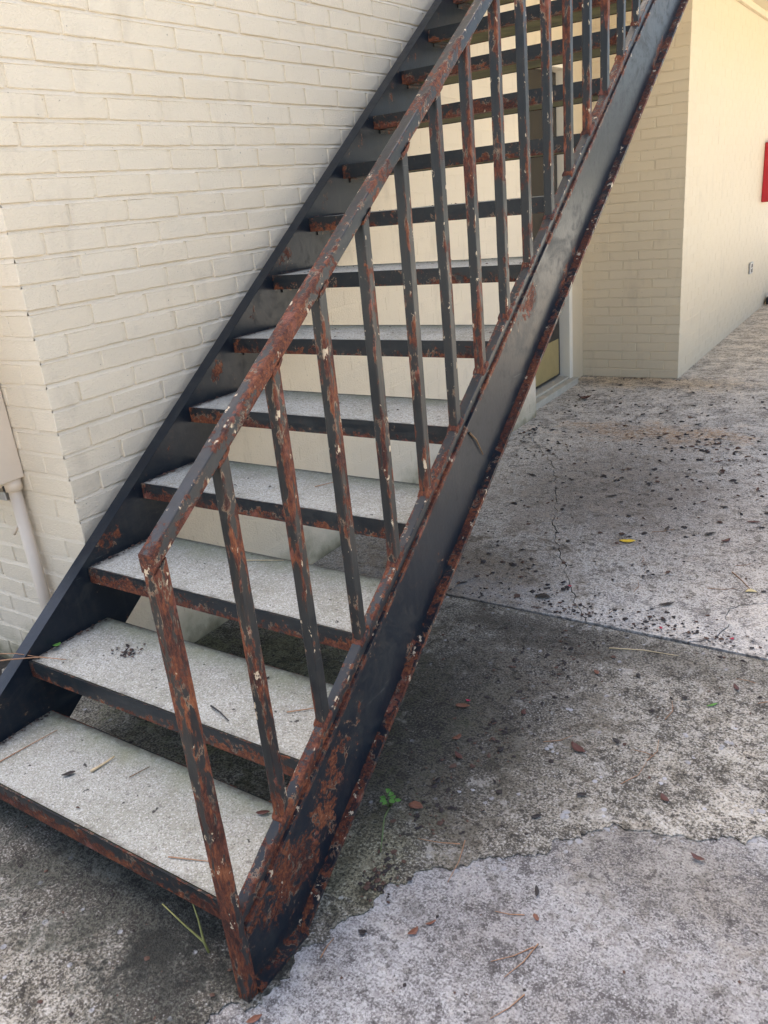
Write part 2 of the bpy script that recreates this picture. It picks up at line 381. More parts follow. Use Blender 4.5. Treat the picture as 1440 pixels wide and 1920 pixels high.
ck2 = jag([(1.409, JY+0.008), (1.482, 1.582), (1.488, 1.656), (1.47, 1.801), (1.60, 1.905), (2.2, 2.2), (5.0, 2.6)], 0.015, 0.014, 7.0)
def shift(pts, dx, dy, amp=0.0):
    return [(x+dx*(1+amp*mnoise.noise(Vector((x*9, y*9, 3)))), y+dy*(1+amp*mnoise.noise(Vector((x*9, y*9, 3))))) for x, y in pts]
WZ = 0.0012
slab('slab', shift(ck, -0.0014, -0.0009, 1.3) + [(-0.6, JY+0.008), (-0.6, 3.592)], WZ, M_WALK)
slab('slab', shift(ck, 0.0014, 0.0009, 1.3)[::-1] + [(-0.6, 3.60), (-0.6, 16), (5.0, 16)] + shift(ck2, -0.0012, 0.0012, 1.2)[::-1], WZ, M_WALK)
slab('slab', shift(ck2, 0.0012, -0.0012, 1.2) + [(5.0, JY+0.008)], WZ-0.001, M_WALK)

m = MB(); m.box((-0.6, JY-0.0048, -0.045), (5.0, JY+0.0078, -0.0075)); m.build('joint_filler', M_SOIL, pave)

# ------------------------------------------------------------------ brick walls
BL, BD, GAP = 0.2025, 0.092, 0.0112
def brick_mesh(name, L, H, seed, bv, amp):
    """closed brick, front at local y=0, edges rounded by thick paint, centre of front at x=0,z=0"""
    rnd = random.Random(seed); nx = 4; nz = 1; dep = BD
    xs = [-L/2+bv + (L-2*bv)*i/nx for i in range(nx+1)]; zs = [-H/2+bv + (H-2*bv)*j/nz for j in range(nz+1)]
    mb = MB(); pts = []
    for z in zs:
        for x in xs: pts.append((x+rnd.uniform(-.0015, .0015), 0.0, z+rnd.uniform(-.0013, .0013)*amp))
    n = nx+1; fs = [(j*n+i, j*n+i+1, (j+1)*n+i+1, (j+1)*n+i) for j in range(nz) for i in range(nx)]
    nf = len(fs)
    ring = [i for i in range(n)] + [nz*n+i for i in range(nx, -1, -1)]
    def ringpts(grow, y, jit):
        out = []
        for i in ring:
            x, _, z = pts[i]; gx = grow if i % n == nx else (-grow if i % n == 0 else 0); gz = grow if i >= n else -grow
            out.append((x+gx+rnd.uniform(-jit, jit), y, z+gz+rnd.uniform(-jit, jit)))
        return out
    k = len(ring); b2 = len(pts); pts += ringpts(bv, bv*0.9, .0005*amp); b3 = len(pts); pts += ringpts(bv, dep, 0)
    for i in range(k):
        j = (i+1) % k
        fs.append((ring[i], b2+i, b2+j, ring[j])); fs.append((b2+i, b3+i, b3+j, b2+j))
    fs.append(tuple(b3+i for i in range(k)))
    mb.add(pts, fs); me = mb.mesh(name)
    return me

def brick_wall(label, xc, yc, left, back, z0, z1, course, phase, mat, fx, fy, GAP=GAP, struck=True):
    """L of painted brick: one face looks to -y (running left from xc), one to +x (running back from yc).
    fx(y,z), fy(x,z) give how open the joints are there: 1 = struck joint, 0 = filled flush with paint"""
    root = tag(empty('brick_wall', (xc, yc, 0)), label, 'wall')
    H = course-GAP
    libs = {}
    for cls, (bv, amp) in {'open': (0.0024, 1.0), 'half': (0.0018, 0.6), 'flush': (0.0010, 0.3)}.items():
        libs[cls] = [brick_mesh('brick', BL-GAP, H, s, bv, amp) for s in range(6)]
        for me in libs[cls]: me.materials.append(mat)
    pick = lambda v: 'open' if v > 0.75 else ('half' if v > 0.3 else 'flush')
    items = []; r0_ = int((z0-phase)/course)-1; nrow = int((z1-phase)/course)
    for r in range(r0_, nrow):
        zc = phase + (r+0.5)*course
        y = yc + (BD+GAP if r % 2 else 0)
        while y < yc+back-0.03:
            L = min(BL-GAP, yc+back-y); items.append(('x', y+L/2, zc, pick(fx(y, zc)), L/(BL-GAP))); y += BL
        x = xc - (0 if r % 2 else BD+GAP)
        while x > xc-left+0.03:
            L = min(BL-GAP, x-(xc-left)); items.append(('y', x-L/2, zc, pick(fy(x, zc)), L/(BL-GAP))); x -= BL
    rows = []
    for ax, c, zc, cls, sx in items:
        P = [(xc, c+s*BL/2, zc+q*H/2) for s in (-1, 1) for q in (-1, 1)] if ax == 'x' else [(c+s*BL/2, yc, zc+q*H/2) for s in (-1, 1) for q in (-1, 1)]
        pr = [project(p) for p in P]; area = 0
        if all(pr):
            us = [max(-30, min(1470, a[0])) for a in pr]; vs_ = [max(-30, min(1950, a[1])) for a in pr]
            area = (max(us)-min(us))*(max(vs_)-min(vs_))
            mid = project((xc, c, zc) if ax == 'x' else (c, yc, zc))
            if not (-80 < mid[0] < 1520 and -60 < mid[1] < 1980): area = 0
        rows.append((area, ax, c, zc, cls, sx))
    rows.sort(key=lambda t: -t[0])
    rest = MB(); rnd = random.Random(5)
    for i, (area, ax, c, zc, cls, sx) in enumerate(rows):
        me = rnd.choice(libs[cls]); q = {'open': 1.0, 'half': 0.6, 'flush': 0.25}[cls]
        off = rnd.uniform(-0.0016, 0.0010)*q; tilt = rnd.uniform(-0.010, 0.010)*q; dz = rnd.uniform(-0.0016, 0.0016)*q; yawj = rnd.uniform(-0.008, 0.008)*q
        if ax == 'x': T = Matrix.Translation((xc+off, c, zc+dz)) @ Matrix.Rotation(R(90)+yawj, 4, 'Z') @ Matrix.Rotation(tilt, 4, 'Y')
        else: T = Matrix.Translation((c, yc-off, zc+dz)) @ Matrix.Rotation(yawj, 4, 'Z') @ Matrix.Rotation(tilt, 4, 'Y')
        if sx < 0.999: T = T @ Matrix.Scale(sx, 4, (1, 0, 0))
        if i < 300 and area > 60:
            o = bpy.data.objects.new('brick', me); o.parent = root
            o.matrix_basis = Matrix.Translation((-xc, -yc, 0)) @ T; C.objects.link(o)
        else:
            rest.add([T @ v.co for v in me.vertices], [tuple(p.vertices) for p in me.polygons])
    if rest.v:
        o = rest.build('brick_rows', mat, root); tag(o, kind='stuff')
    # mortar: struck joints, deep under the upper brick and sloping out to the lower one
    zs = [z0-0.3]; prof = [0.5]
    for r in range(r0_, nrow+1):
        zj = phase + r*course
        for dz, d in ((-GAP/2-0.0030, 0.85), (-GAP/2-0.0004, 0.10), (GAP/2-0.0012, 1.0), (GAP/2+0.0006, 1.25), (GAP/2+0.006, 0.85)): zs.append(zj+dz); prof.append(d)
    zs.append(z1); prof.append(0.6)
    dmax = 0.0048
    if not struck: prof = [1.0 for _ in prof]
    core = MB()
    ys = [yc+0.004] + [yc+back*i/24 for i in range(1, 25)]
    pts = [(xc-dmax*d*max(0.16, fx(y, z)), y, z) for y in ys for z, d in zip(zs, prof)]; n = len(zs)
    core.add(pts, [(i*n+j, (i+1)*n+j, (i+1)*n+j+1, i*n+j+1) for i in range(len(ys)-1) for j in range(n-1)])
    xs = [xc-left*(1-i/12) for i in range(12)] + [xc-0.004]
    pts = [(x, yc+dmax*d*max(0.16, fy(x, z)), z) for x in xs for z, d in zip(zs, prof)]
    core.add(pts, [(i*n+j, (i+1)*n+j, (i+1)*n+j+1, i*n+j+1) for i in range(len(xs)-1) for j in range(n-1)])
    core.box((xc-left, yc+0.02, z0-0.3), (xc-0.02, yc+back, z1))
    core.build('mortar', mat, root)
    return root

def open_x(y, z):                    # thick paint has filled the joints under the stair
    d = z - (0.1416 + 0.7105*y - 0.24)
    return 1.0 if d > 0.1 else max(0.22, 0.22+0.78*(d+0.05)/0.15)
brick_wall('cream painted brick wall beside the staircase, with its near corner and fuse box', XW, YC, 7.5, 3.34, -0.1, 6.1, 0.0669, 0.0438, M_WALL, open_x, lambda x, z: 0.8)
brick_wall('cream painted brick pillar and passage wall behind the staircase with red box', PX, PY, 0.70, 8.6, 0.0, 2.62, 0.0630, -0.063, M_PILLAR, lambda y, z: 0.16, lambda x, z: 0.82, 0.0060, False)

# recess wall with the door
m = MB()
m.box((-4, 3.9, -0.1), (-0.36, 5.9, 6.1))
m.box((-0.38, 3.9, 2.10), (-0.20, 5.06, 2.62)); m.box((-0.38, 4.80, -0.1), (-0.203, 5.06, 2.098)); m.box((-0.38, 3.88, -0.1), (-0.206, 3.96, 2.098))
tag(m.build('recess_wall', M_PILLAR), 'narrow strip of cream wall round the dark door between stair wall and pillar', 'wall')
door = tag(empty('door', (-0.24, 4.4, 0)), 'dark brown door with brass kick plate and white frame behind the staircase', 'door')
m = MB(); m.box((-0.30, 4.00, 0.075), (-0.262, 4.728, 2.02)); m.build('door_leaf', M_DOOR, door)
m = MB(); m.box((-0.2618, 4.03, 0.09), (-0.259, 4.70, 0.34)); m.build('kick_plate', M_BRASS, door)
m = MB(); m.box((-0.33, 4.742, 0.045), (-0.19, 4.80, 2.097)); bevel(m.build('door_jamb', M_WHITE, door), 0.004)
m = MB(); m.box((-0.33, 3.962, 0.045), (-0.19, 3.996, 2.097)); bevel(m.build('door_jamb', M_WHITE, door), 0.004)
m = MB(); m.box((-0.33, 3.997, 2.03), (-0.188, 4.741, 2.099)); bevel(m.build('door_head', M_WHITE, door), 0.004)
m = MB(); m.box((-0.36, 3.93, -0.02), (-0.150, 4.80, 0.044)); m.box((-0.30, 4.0, 0.045), (-0.20, 4.74, 0.062)); bevel(m.build('door_sill', M_SILL, door), 0.004)
m = MB(); m.box((-0.262, 4.62, 1.02), (-0.205, 4.66, 1.05)); m.box((-0.225, 4.50, 1.02), (-0.205, 4.66, 1.045)); bevel(m.build('door_handle', M_STEEL, door), 0.004)

# upper walkway over the passage
wk = tag(empty('upper_walkway', (1.2, 6.0, 2.5)), 'cream painted underside of the upper walkway at the top right corner', 'walkway')
m = MB(); m.box((-0.05, 3.92, 2.63), (1.75, 14, 2.86)); m.box((PX+0.01, 5.3, 2.50), (1.70, 13.9, 2.629)); m.build('slab', M_CEIL, wk)
m = MB(); m.box((PX+0.002, 5.3, 2.455), (PX+0.03, 13.9, 2.499)); bevel(m.build('cornice', M_CEIL, wk), 0.003)
for i, yy in enumerate((7.25, 11.25)):
    m = MB(); m.box((1.64, yy, -0.02), (1.74, yy+0.1, 2.629)); bevel(m.build('column', M_STR, wk), 0.004)

# ------------------------------------------------------------------ the staircase
W_, RISE, RUN, Z0 = 0.9734, 0.1707, 0.2403, 0.1416
SL = RISE/RUN; ANG = math.atan(SL); CA, SA = math.cos(ANG), math.sin(ANG)
NT_ = 16; YTOP = 3.90
stair = tag(empty('staircase', (0.5, 0, 0)), 'rusty black steel staircase with concrete treads climbing along the cream brick wall', 'staircase')
def zl(y, off): return Z0 + SL*y + off

def grid_sheet(mb, rows, ys, zf, x, wearf, flip=False):
    pts = []; wv = []
    for y in ys:
        for j in range(rows+1):
            z = zf(y, j/rows); pts.append((x, y, z)); wv.append(wearf(y, j/rows))
    n = rows+1
    fs = [(i*n+j, (i+1)*n+j, (i+1)*n+j+1, i*n+j+1) if not flip else (i*n+j, i*n+j+1, (i+1)*n+j+1, (i+1)*n+j) for i in range(len(ys)-1) for j in range(rows)]
    mb.add(pts, fs, wear=wv)

def stringer(x_in, sgn, top, bot, fl, y0):
    """channel: web face at x_in, flanges reach outwards by fl (sgn = +1 to +x)"""
    tw = 0.008; tf = 0.009/CA
    mb = MB(); rnd = random.Random(3 if sgn > 0 else 9)
    N = 200; ys = [y0 + (YTOP-y0)*i/N for i in range(N+1)]
    # refine near the foot
    ys = sorted(set(ys + [y0+0.02*i for i in range(1, 12)]))
    blobs = ([(1.33, 0.86, .06, .20, 1.8), (1.37, 0.62, .035, .16, 1.6), (0.62, 0.10, .05, .14, 1.2), (0.78, 0.12, .04, .10, 1.2), (1.62, 0.10, .07, .13, 1.2), (1.72, 0.20, .04, .16, 1.2), (0.35, 0.55, .08, .30, 1.3), (0.22, 0.35, .07, .25, 1.5), (0.10, 0.55, .06, .25, 1.3), (2.05, 0.55, .02, .14, 1.3), (2.55, 0.12, .08, .10, 1.1), (0.95, 0.06, .06, .10, 1.1), (0.50, 0.85, .05, .12, 1.0)]
             if sgn > 0 else [(k*RUN+0.12+0.03*math.sin(k*5), 0.85, .034, .11, 1.45) for k in range(2, 13)] + [(k*RUN+0.05, 0.95, .028, .06, 1.4) for k in range(2, 13, 2)])
    def wf(y, t):
        foot = max(0, 1-(y-y0)/0.40)*0.72*(0.75+0.7*mnoise.noise(Vector((y*9, t*3, 5))))
        ed = max(0, 1-t*9)*0.55 + max(0, (t-0.88)*8)*0.45
        for (by, bt, ry_, rt_, a_) in blobs:
            lump_ = a_*math.exp(-((y-by)/ry_)**2-((t-bt)/rt_)**2)
            ed += lump_
        lump = 0.35*max(0, mnoise.noise(Vector((y*2.3, sgn*4, t*2))))
        return foot + ed*(0.6+0.8*mnoise.noise(Vector((y*6, 2, sgn)))) + lump
    zf = lambda y, t: max(0.0, zl(y, bot))*(1-t) + zl(y, top)*t
    xo = x_in + sgn*tw
    grid_sheet(mb, 14, ys, zf, xo, wf, flip=(sgn < 0))
    grid_sheet(mb, 14, ys, zf, x_in, wf, flip=(sgn > 0))
    # plumb end caps
    for y in (y0, YTOP):
        a = zf(y, 0); b = zf(y, 1); mb.add([(x_in, y, a), (xo, y, a), (xo, y, b), (x_in, y, b)], [(0, 1, 2, 3)], wear=0.6)
    # flanges as slanted bars
    xa, xb = sorted((x_in+sgn*0.0009, x_in+sgn*fl))
    def bar(ya, yb, off0, off1, n=80):
        pts = []; wv = []
        for i in range(n+1):
            y = ya+(yb-ya)*i/n; k = 0.45+0.55*mnoise.noise(Vector((y*5, off0*9, sgn)))
            jx = mnoise.noise(Vector((y*40, off0, 1)))*0.0006
            pts += [(xa+jx*(sgn < 0), y, zl(y, off0)), (xb+jx*(sgn > 0), y, zl(y, off0)), (xb+jx*(sgn > 0), y, zl(y, off1)), (xa+jx*(sgn < 0), y, zl(y, off1))]
            wv += [(k+0.15) if sgn > 0 else k*0.5-0.25]*4
        fs = []
        for i in range(n):
            for q in range(4):
                fs.append((i*4+q, i*4+(q+1) % 4, (i+1)*4+(q+1) % 4, (i+1)*4+q))
        fs += [(3, 2, 1, 0), (n*4, n*4+1, n*4+2, n*4+3)]
        mb.add(pts, fs, wear=wv, edge=[0.8 if sgn > 0 else 0.0]*len(pts))
    bar(y0, YTOP, top-tf, top+0.0006)
    yb = (-bot - Z0)/SL - 0.004
    bar(max(y0, yb), YTOP, bot-0.0006, bot+tf)
    # foot plate on the ground
    mb.box((xa, y0, -0.008), (xb+0.004 if sgn > 0 else xb, max(y0, yb)+0.012, 0.009), wear=0.7)
    o = mb.build('stringer', M_STR, stair)
    bm = bmesh.new(); bm.from_mesh(o.data); bmesh.ops.recalc_face_normals(bm, faces=bm.faces); bm.to_mesh(o.data); bm.free()
    return o
stringer(W_, +1, 0.0500, -0.2150, 0.031, -0.036)
stringer(0.0, -1, 0.0215, -0.2724, 0.045, -0.036)

def bar_mesh(p0, p1, a, b, side, seglen=0.03, seed=0, wbase=0.0, wamp=0.6, cut0=None, cut1=None, weld=()):
    """rectangular bar p0->p1; 'side' is a vector for the a-width. Cross-section has rounded corners and mid-face points"""
    p0 = Vector(p0); p1 = Vector(p1); d = (p1-p0); L = d.length; d.normalize()
    s = Vector(side).normalized(); q = d.cross(s).normalized()
    r = 0.0022; ha, hb = a/2, b/2
    cs = []
    for (sx, sy) in ((1, 1), (-1, 1), (-1, -1), (1, -1)):
        c1 = (sx*ha, sy*(hb-r), 1.0); c2 = (sx*(ha-r*0.3), sy*(hb-r*0.3), 1.0); c3 = (sx*(ha-r), sy*hb, 1.0)
        cs += [c1, c2, c3] if sx*sy > 0 else [c3, c2, c1]
        mid = {(1, 1): (0, hb, 0.0), (-1, 1): (-ha, 0, 0.0), (-1, -1): (0, -hb, 0.0), (1, -1): (ha, 0, 0.0)}[(sx, sy)]
        cs.append(mid)
    n = max(2, int(L/seglen)); k = len(cs); pts = []; we = []; ed = []
    rnd = random.Random(seed); ph = rnd.uniform(0, 100)
    for i in range(n+1):
        P = p0 + d*(L*i/n)
        for (x, y, e) in cs:
            nz = mnoise.noise(Vector((x*300+ph, y*300, i*seglen*24)))*0.0005
            Q = P + s*(x + (nz if x else 0)) + q*(y + (nz if y else 0))
            if i == 0 and cut0: Q = Q + d*cut0(Q)
            if i == n and cut1: Q = Q + d*cut1(Q)
            pts.append(Q); ed.append(e)
            t = i*seglen
            we.append(wbase + wamp*mnoise.noise(Vector((ph, t*5.5, x*22+y*13))) + 0.3*wamp*mnoise.noise(Vector((ph+9, t*19, y*33))))
    fs = [(i*k+j, i*k+(j+1) % k, (i+1)*k+(j+1) % k, (i+1)*k+j) for i in range(n) for j in range(k)]
    fs += [tuple(range(k))[::-1], tuple(n*k+j for j in range(k))]
    mb = MB(); mb.add(pts, fs, wear=we, edge=ed)
    for (P, sg) in weld:                                               # lumpy weld bead round the joint
        P = Vector(P); nn = 16; rr = []
        for lev, (gr_, hh) in enumerate(((0.0042, -0.004), (0.0036, 0.003), (0.0004, 0.009))):
            for q_ in range(nn):
                a_ = 2*math.pi*q_/nn; c_, s_ = math.cos(a_), math.sin(a_); k_ = 1/max(abs(c_), abs(s_))
                lump = 1+0.35*rnd.uniform(-1, 1)
                g_ = gr_*lump
                x_ = c_*k_*(ha+g_)*(0.97 if abs(abs(c_)-abs(s_)) < 0.2 else 1); y_ = s_*k_*(hb+g_)*(0.97 if abs(abs(c_)-abs(s_)) < 0.2 else 1)
                dz_ = hh*sg + (-(y_)*SL if True else 0)*-1
                rr.append(P + Vector((x_, y_, dz_ + rnd.uniform(-.0012, .0012))))
        mb.add(rr, [(l_*nn+q_, l_*nn+(q_+1) % nn, (l_+1)*nn+(q_+1) % nn, (l_+1)*nn+q_) for l_ in range(2) for q_ in range(nn)], wear=[0.75+0.3*rnd.random() for _ in rr], edge=[0.3]*len(rr))
    return mb
def fixn(o):
    bm = bmesh.new(); bm.from_mesh(o.data); bmesh.ops.recalc_face_normals(bm, faces=bm.faces); bm.to_mesh(o.data); bm.free(); return o

XB = W_ + 0.0125; BW = 0.0228
YN = -0.050
# bottom rail lies on the channel's top flange
br = BW/CA
yb0 = YN+0.012
o = bar_mesh((XB, yb0, zl(yb0, 0.0508+br/2)), (XB, YTOP, zl(YTOP, 0.0508+br/2)), 0.0245, 0.0228, (1, 0, 0), 0.03, 5, 0.35, 0.6).build('bottom_rail', M_RAIL, stair); fixn(o)
# handrail
RT = 0.826; hr = 0.0255/CA
yh0 = YN-0.014
plumb = lambda Q: (yh0 - Q.y)/CA
hrm = bar_mesh((XB, yh0, zl(yh0, RT-hr/2)), (XB, YTOP, zl(YTOP, RT-hr/2)), 0.0272, 0.0255, (1, 0, 0), 0.03, 8, 0.42, 0.6, cut0=plumb)
fixn(hrm.build('handrail', M_RAIL, stair))
# newel post
zn = zl(YN-0.014, RT-hr)-0.001
fixn(bar_mesh((XB+0.0015, YN, -0.004), (XB+0.0015, YN, zn), 0.028, 0.027, (1, 0, 0), 0.03, 11, 0.55, 0.5,
     cut1=lambda Q: (Q.y-(YN-0.0145))*SL).build('newel_post', M_BAR, stair))
# balusters
yb_ = 0.117; i = 0
while yb_ < YTOP-0.05:
    jy = random.uniform(-0.003, 0.003); y = yb_+jy
    zb = zl(y, 0.0508+br)-0.010; zt = zl(y, RT-hr)+0.010
    lean = random.uniform(-0.002, 0.002)
    fixn(bar_mesh((XB, y, zb), (XB+lean, y+random.uniform(-.003, .003), zt), BW, BW, (1, 0, 0), 0.03, 30+i, 0.20 + 0.25*random.random() + 0.08*max(0, 1-i/4), 0.75, weld=(((XB, y, zl(y, 0.0508+br)), 1), ((XB+lean, y, zl(y, RT-hr)), -1))).build('baluster', M_BAR, stair))
    yb_ += 0.1541; i += 1

# treads
TD = 0.258
def make_tread(k):
    rnd = random.Random(100+k); y0 = k*RUN; z = Z0+k*RISE
    mb = MB(); nx, ny = 26, 8; th = 0.042
    xa, xb, ya, yb2 = 0.0015, W_-0.0015, y0+0.0045, y0+TD
    pts = []; dp = []; rm = []
    for j in range(ny+1):
        for i in range(nx+1):
            x = xa+(xb-xa)*i/nx; y = ya+(yb2-ya)*j/ny
            pts.append((x, y, z-0.0015+mnoise.noise(Vector((x*7, y*7, k)))*0.0014)); dp.append(j/ny)
            e = max(0, 1-min(x-xa, xb-x)/0.06, (1-(y-ya)/0.014)*0.75, 1-(yb2-y)/0.02); rm.append(e)
    n = nx+1
    fs = [(j*n+i, j*n+i+1, (j+1)*n+i+1, (j+1)*n+i) for j in range(ny) for i in range(nx)]
    mb.add(pts, fs, 0, depth=dp, rim=rm)
    zt = z-0.0015
    for P, Q in (((xa, ya), (xb, ya)), ((xb, ya), (xb, yb2)), ((xb, yb2), (xa, yb2)), ((xa, yb2), (xa, ya))):
        mb.add([(P[0], P[1], zt-th), (Q[0], Q[1], zt-th), (Q[0], Q[1], zt), (P[0], P[1], zt)], [(0, 1, 2, 3)], 1)
    mb.add([(xa, ya, zt-th), (xb, ya, zt-th), (xb, yb2, zt-th), (xa, yb2, zt-th)], [(3, 2, 1, 0)], 1)
    tr = mb.build('tread', [M_TREAD, M_UNDER], stair)
    # front steel nosing angle with wavy rust along its foot
    mb = MB(); cols = 44; rows = 4; hgt = 0.047; off = rnd.uniform(0, 50)
    pts = []; we = []
    for i in range(cols+1):
        x = 0.001+(W_-0.002)*i/cols; s = mnoise.noise(Vector((x*3.0, off, 0)))
        for j in range(rows+1):
            t = j/rows; pts.append((x, y0-0.004+mnoise.noise(Vector((x*16, t*3, off)))*0.0007, z-hgt+hgt*t))
            we.append(max(0.0, (0.72+0.75*s) - t*1.05) + max(0, 0.5-min(x, W_-x)*9)*0.7)
    n = rows+1
    fs = [(i*n+j, (i+1)*n+j, (i+1)*n+j+1, i*n+j+1) for i in range(cols) for j in range(rows)]
    mb.add(pts, fs, wear=we)
    mb.box((0.001, y0-0.0032, z-hgt+0.0002), (W_-0.001, y0+0.0016, z-0.0002), wear=0.2)
    mb.box((0.001, y0+0.0017, z-hgt), (W_-0.001, y0+0.034, z-hgt+0.003), wear=0.8)
    mb.build('nosing_plate', M_PLATE, tr)
    mb = MB(); mb.box((0.0012, y0+TD+0.0008, z-0.046), (W_-0.0012, y0+TD+0.005, z-0.004), wear=0.35); mb.build('back_plate', M_PLATE, tr)
    for s in (0, 1):
        mb = MB(); xx = 0.0008 if s == 0 else W_-0.036
        mb.box((xx, y0+0.036, z-0.049), (xx+0.035, y0+TD-0.004, z-0.0442), wear=0.15)
        xx = 0.0006 if s == 0 else W_-0.0052
        mb.box((xx, y0+0.036, z-0.062), (xx+0.0046, y0+TD-0.004, z-0.0494), wear=0.15)
        mb.build('bracket', M_PLATE, tr)
for k in range(NT_): make_tread(k)

# ------------------------------------------------------------------ wall fittings
def tube(mb, pts, r, seg=10, **at):
    pts = [Vector(p) for p in pts]; base = []
    for i, P in enumerate(pts):
        d = (pts[min(i+1, len(pts)-1)]-pts[max(i-1, 0)]).normalized()
        s = d.cross(Vector((0, 0, 1)) if abs(d.z) < 0.9 else Vector((1, 0, 0))).normalized(); q = d.cross(s)
        rr = r[i] if isinstance(r, (list, tuple)) else r
        base += [P + s*(rr*math.cos(2*math.pi*j/seg)) + q*(rr*math.sin(2*math.pi*j/seg)) for j in range(seg)]
    n = len(pts)
    fs = [(i*seg+j, i*seg+(j+1) % seg, (i+1)*seg+(j+1) % seg, (i+1)*seg+j) for i in range(n-1) for j in range(seg)]
    fs += [tuple(range(seg))[::-1], tuple((n-1)*seg+j for j in range(seg))]
    mb.add(base, fs, **at)

eb = tag(empty('fuse_box', (-0.45, 0.45, 0.7)), 'cream painted metal fuse box on the wall at the left edge', 'fuse box')
m = MB(); m.box((-0.66, 0.345, 0.70), (-0.308, 0.546, 1.42)); bevel(m.build('cabinet', M_BOX, eb), 0.003)
m = MB(); m.box((-0.664, 0.331, 0.696), (-0.304, 0.3445, 1.424)); bevel(m.build('cover', M_BOX, eb), 0.003)
m = MB(); tube(m, [(-0.307, 0.50, 0.885), (-0.3035, 0.50, 0.885)], 0.007); m.build('knockout', M_BLACK, eb)
cdt = tag(empty('conduit', (-0.337, 0.52, 0)), 'cream painted conduit pipe running down from the fuse box', 'pipe')
m = MB(); tube(m, [(-0.337, 0.520, 0.668), (-0.337, 0.520, -0.05)], 0.0190, 18); m.build('pipe', M_BOX, cdt, True)
m = MB(); tube(m, [(-0.337, 0.520, 0.70), (-0.337, 0.520, 0.664)], 0.0255, 18); m.build('collar', M_BOX, cdt, True)
m = MB(); tube(m, [(-0.337, 0.520, 0.145), (-0.337, 0.520, 0.120)], 0.0210, 18); m.box((-0.385, 0.5375, 0.12), (-0.29, 0.541, 0.145)); m.build('strap', M_BOX, cdt, True)
gw = tag(empty('ground_clamp', (-0.40, 0.5, 0.6)), 'small steel clamp with a looped wire below the fuse box', 'clamp')
m = MB(); m.box((-0.425, 0.505, 0.628), (-0.372, 0.541, 0.656)); bevel(m.build('clamp_body', M_STEEL, gw), 0.003)
m = MB(); tube(m, [(-0.385, 0.518, 0.67), (-0.385, 0.518, 0.655)], 0.007); m.build('clamp_bolt', M_BLACK, gw)
m = MB(); tube(m, [(-0.385+0.035*math.sin(a*0.35)*1.0, 0.52, 0.628-0.011*a) for a in range(0, 12)], 0.005, 8); m.build('wire', M_BOX, gw, True)

rb = tag(empty('red_cabinet', (PX, 7.95, 1.0)), 'red wall cabinet with white lettering at the right edge of the passage', 'cabinet')
m = MB(); m.box((PX+0.001, 7.86, 1.02), (PX+0.07, 8.22, 1.53)); bevel(m.build('cabinet', M_RED, rb), 0.006)
m = MB(); m.box((PX+0.0705, 7.905, 1.13), (PX+0.0725, 8.17, 1.36)); m.build('white_label', M_WHITE, rb)
m = MB(); m.box((PX+0.0705, 7.925, 1.408), (PX+0.0725, 8.155, 1.420)); m.build('white_stripe', M_WHITE, rb)
ot = tag(empty('outlet', (PX, 7.52, 0.45)), 'small grey outdoor socket low on the passage wall', 'socket')
m = MB(); m.box((PX+0.001, 7.46, 0.42), (PX+0.018, 7.58, 0.52)); bevel(m.build('cover_plate', M_STEEL, ot), 0.004)
m = MB(); m.box((PX+0.0182, 7.495, 0.475), (PX+0.021, 7.545, 0.505)); m.box((PX+0.0182, 7.495, 0.433), (PX+0.021, 7.545, 0.463)); m.build('socket_face', M_BLACK, ot)
m = MB(); m.box((PX+0.02, 8.42, 0.004), (PX+0.16, 8.60, 0.075)); m.box((PX+0.05, 8.45, 0.075), (PX+0.13, 8.57, 0.11))
bevel(tag(m.build('door_stop', M_BLACK), 'small dark block at the foot of the passage wall, right edge', 'door stop'), 0.01)

# ------------------------------------------------------------------ leaves, twigs, weeds
def leafmat(name, col, rough=0.6): return mat_plain(name, col, rough, 0.35, 60, 0, 0.0006)
M_LY = leafmat('yellow_leaf', (0.72, 0.48, 0.03)); M_LB = leafmat('brown_leaf', (0.085, 0.030, 0.022)); M_LR = leafmat('russet_leaf', (0.16, 0.062, 0.035))
M_LD = leafmat('dark_leaf', (0.018, 0.014, 0.014)); M_LG = leafmat('green_leaf', (0.085, 0.22, 0.035)); M_LP = leafmat('pale_leaf', (0.62, 0.50, 0.24))
M_TAN = leafmat('tan_needle', (0.33, 0.17, 0.085)); M_TWIG = leafmat('twig', (0.15, 0.085, 0.04)); M_STRAW = leafmat('straw', (0.55, 0.42, 0.24))
M_PET = leafmat('red_petal', (0.42, 0.02, 0.06)); M_DEB = leafmat('leaf_crumbs', (0.030, 0.022, 0.019), 0.9); M_DEB2 = leafmat('brown_crumbs', (0.085, 0.045, 0.030), 0.9)
M_ST = leafmat('pebble_stone', (0.30, 0.29, 0.28), 0.7)

def leaf(mb, P, L, Wd, ang, curl=0.25, seed=0, lift=0.002, mat=0):
    rnd = random.Random(seed); n = 6; ca, sa = math.cos(ang), math.sin(ang); pts = []
    bend = rnd.uniform(-0.4, 0.4)
    for i in range(n+1):
        t = i/n; wdt = Wd*0.5*math.sin(math.pi*min(1, t*0.94+0.04))**0.75*(1+rnd.uniform(-.12, .12))
        cx = (t-0.5)*L; cy = bend*Wd*math.sin(math.pi*t); zz = lift + curl*L*(t-0.5)**2
        for s in (-1, 0, 1):
            x, y = cx, cy+s*wdt; z = zz + (abs(s)*wdt*0.35) + rnd.uniform(0, .0012)
            pts.append((P[0]+ca*x-sa*y, P[1]+sa*x+ca*y, P[2]+z))
    fs = [(i*3+j, (i+1)*3+j, (i+1)*3+j+1, i*3+j+1) for i in range(n) for j in range(2)]
    mb.add(pts, fs, mat)

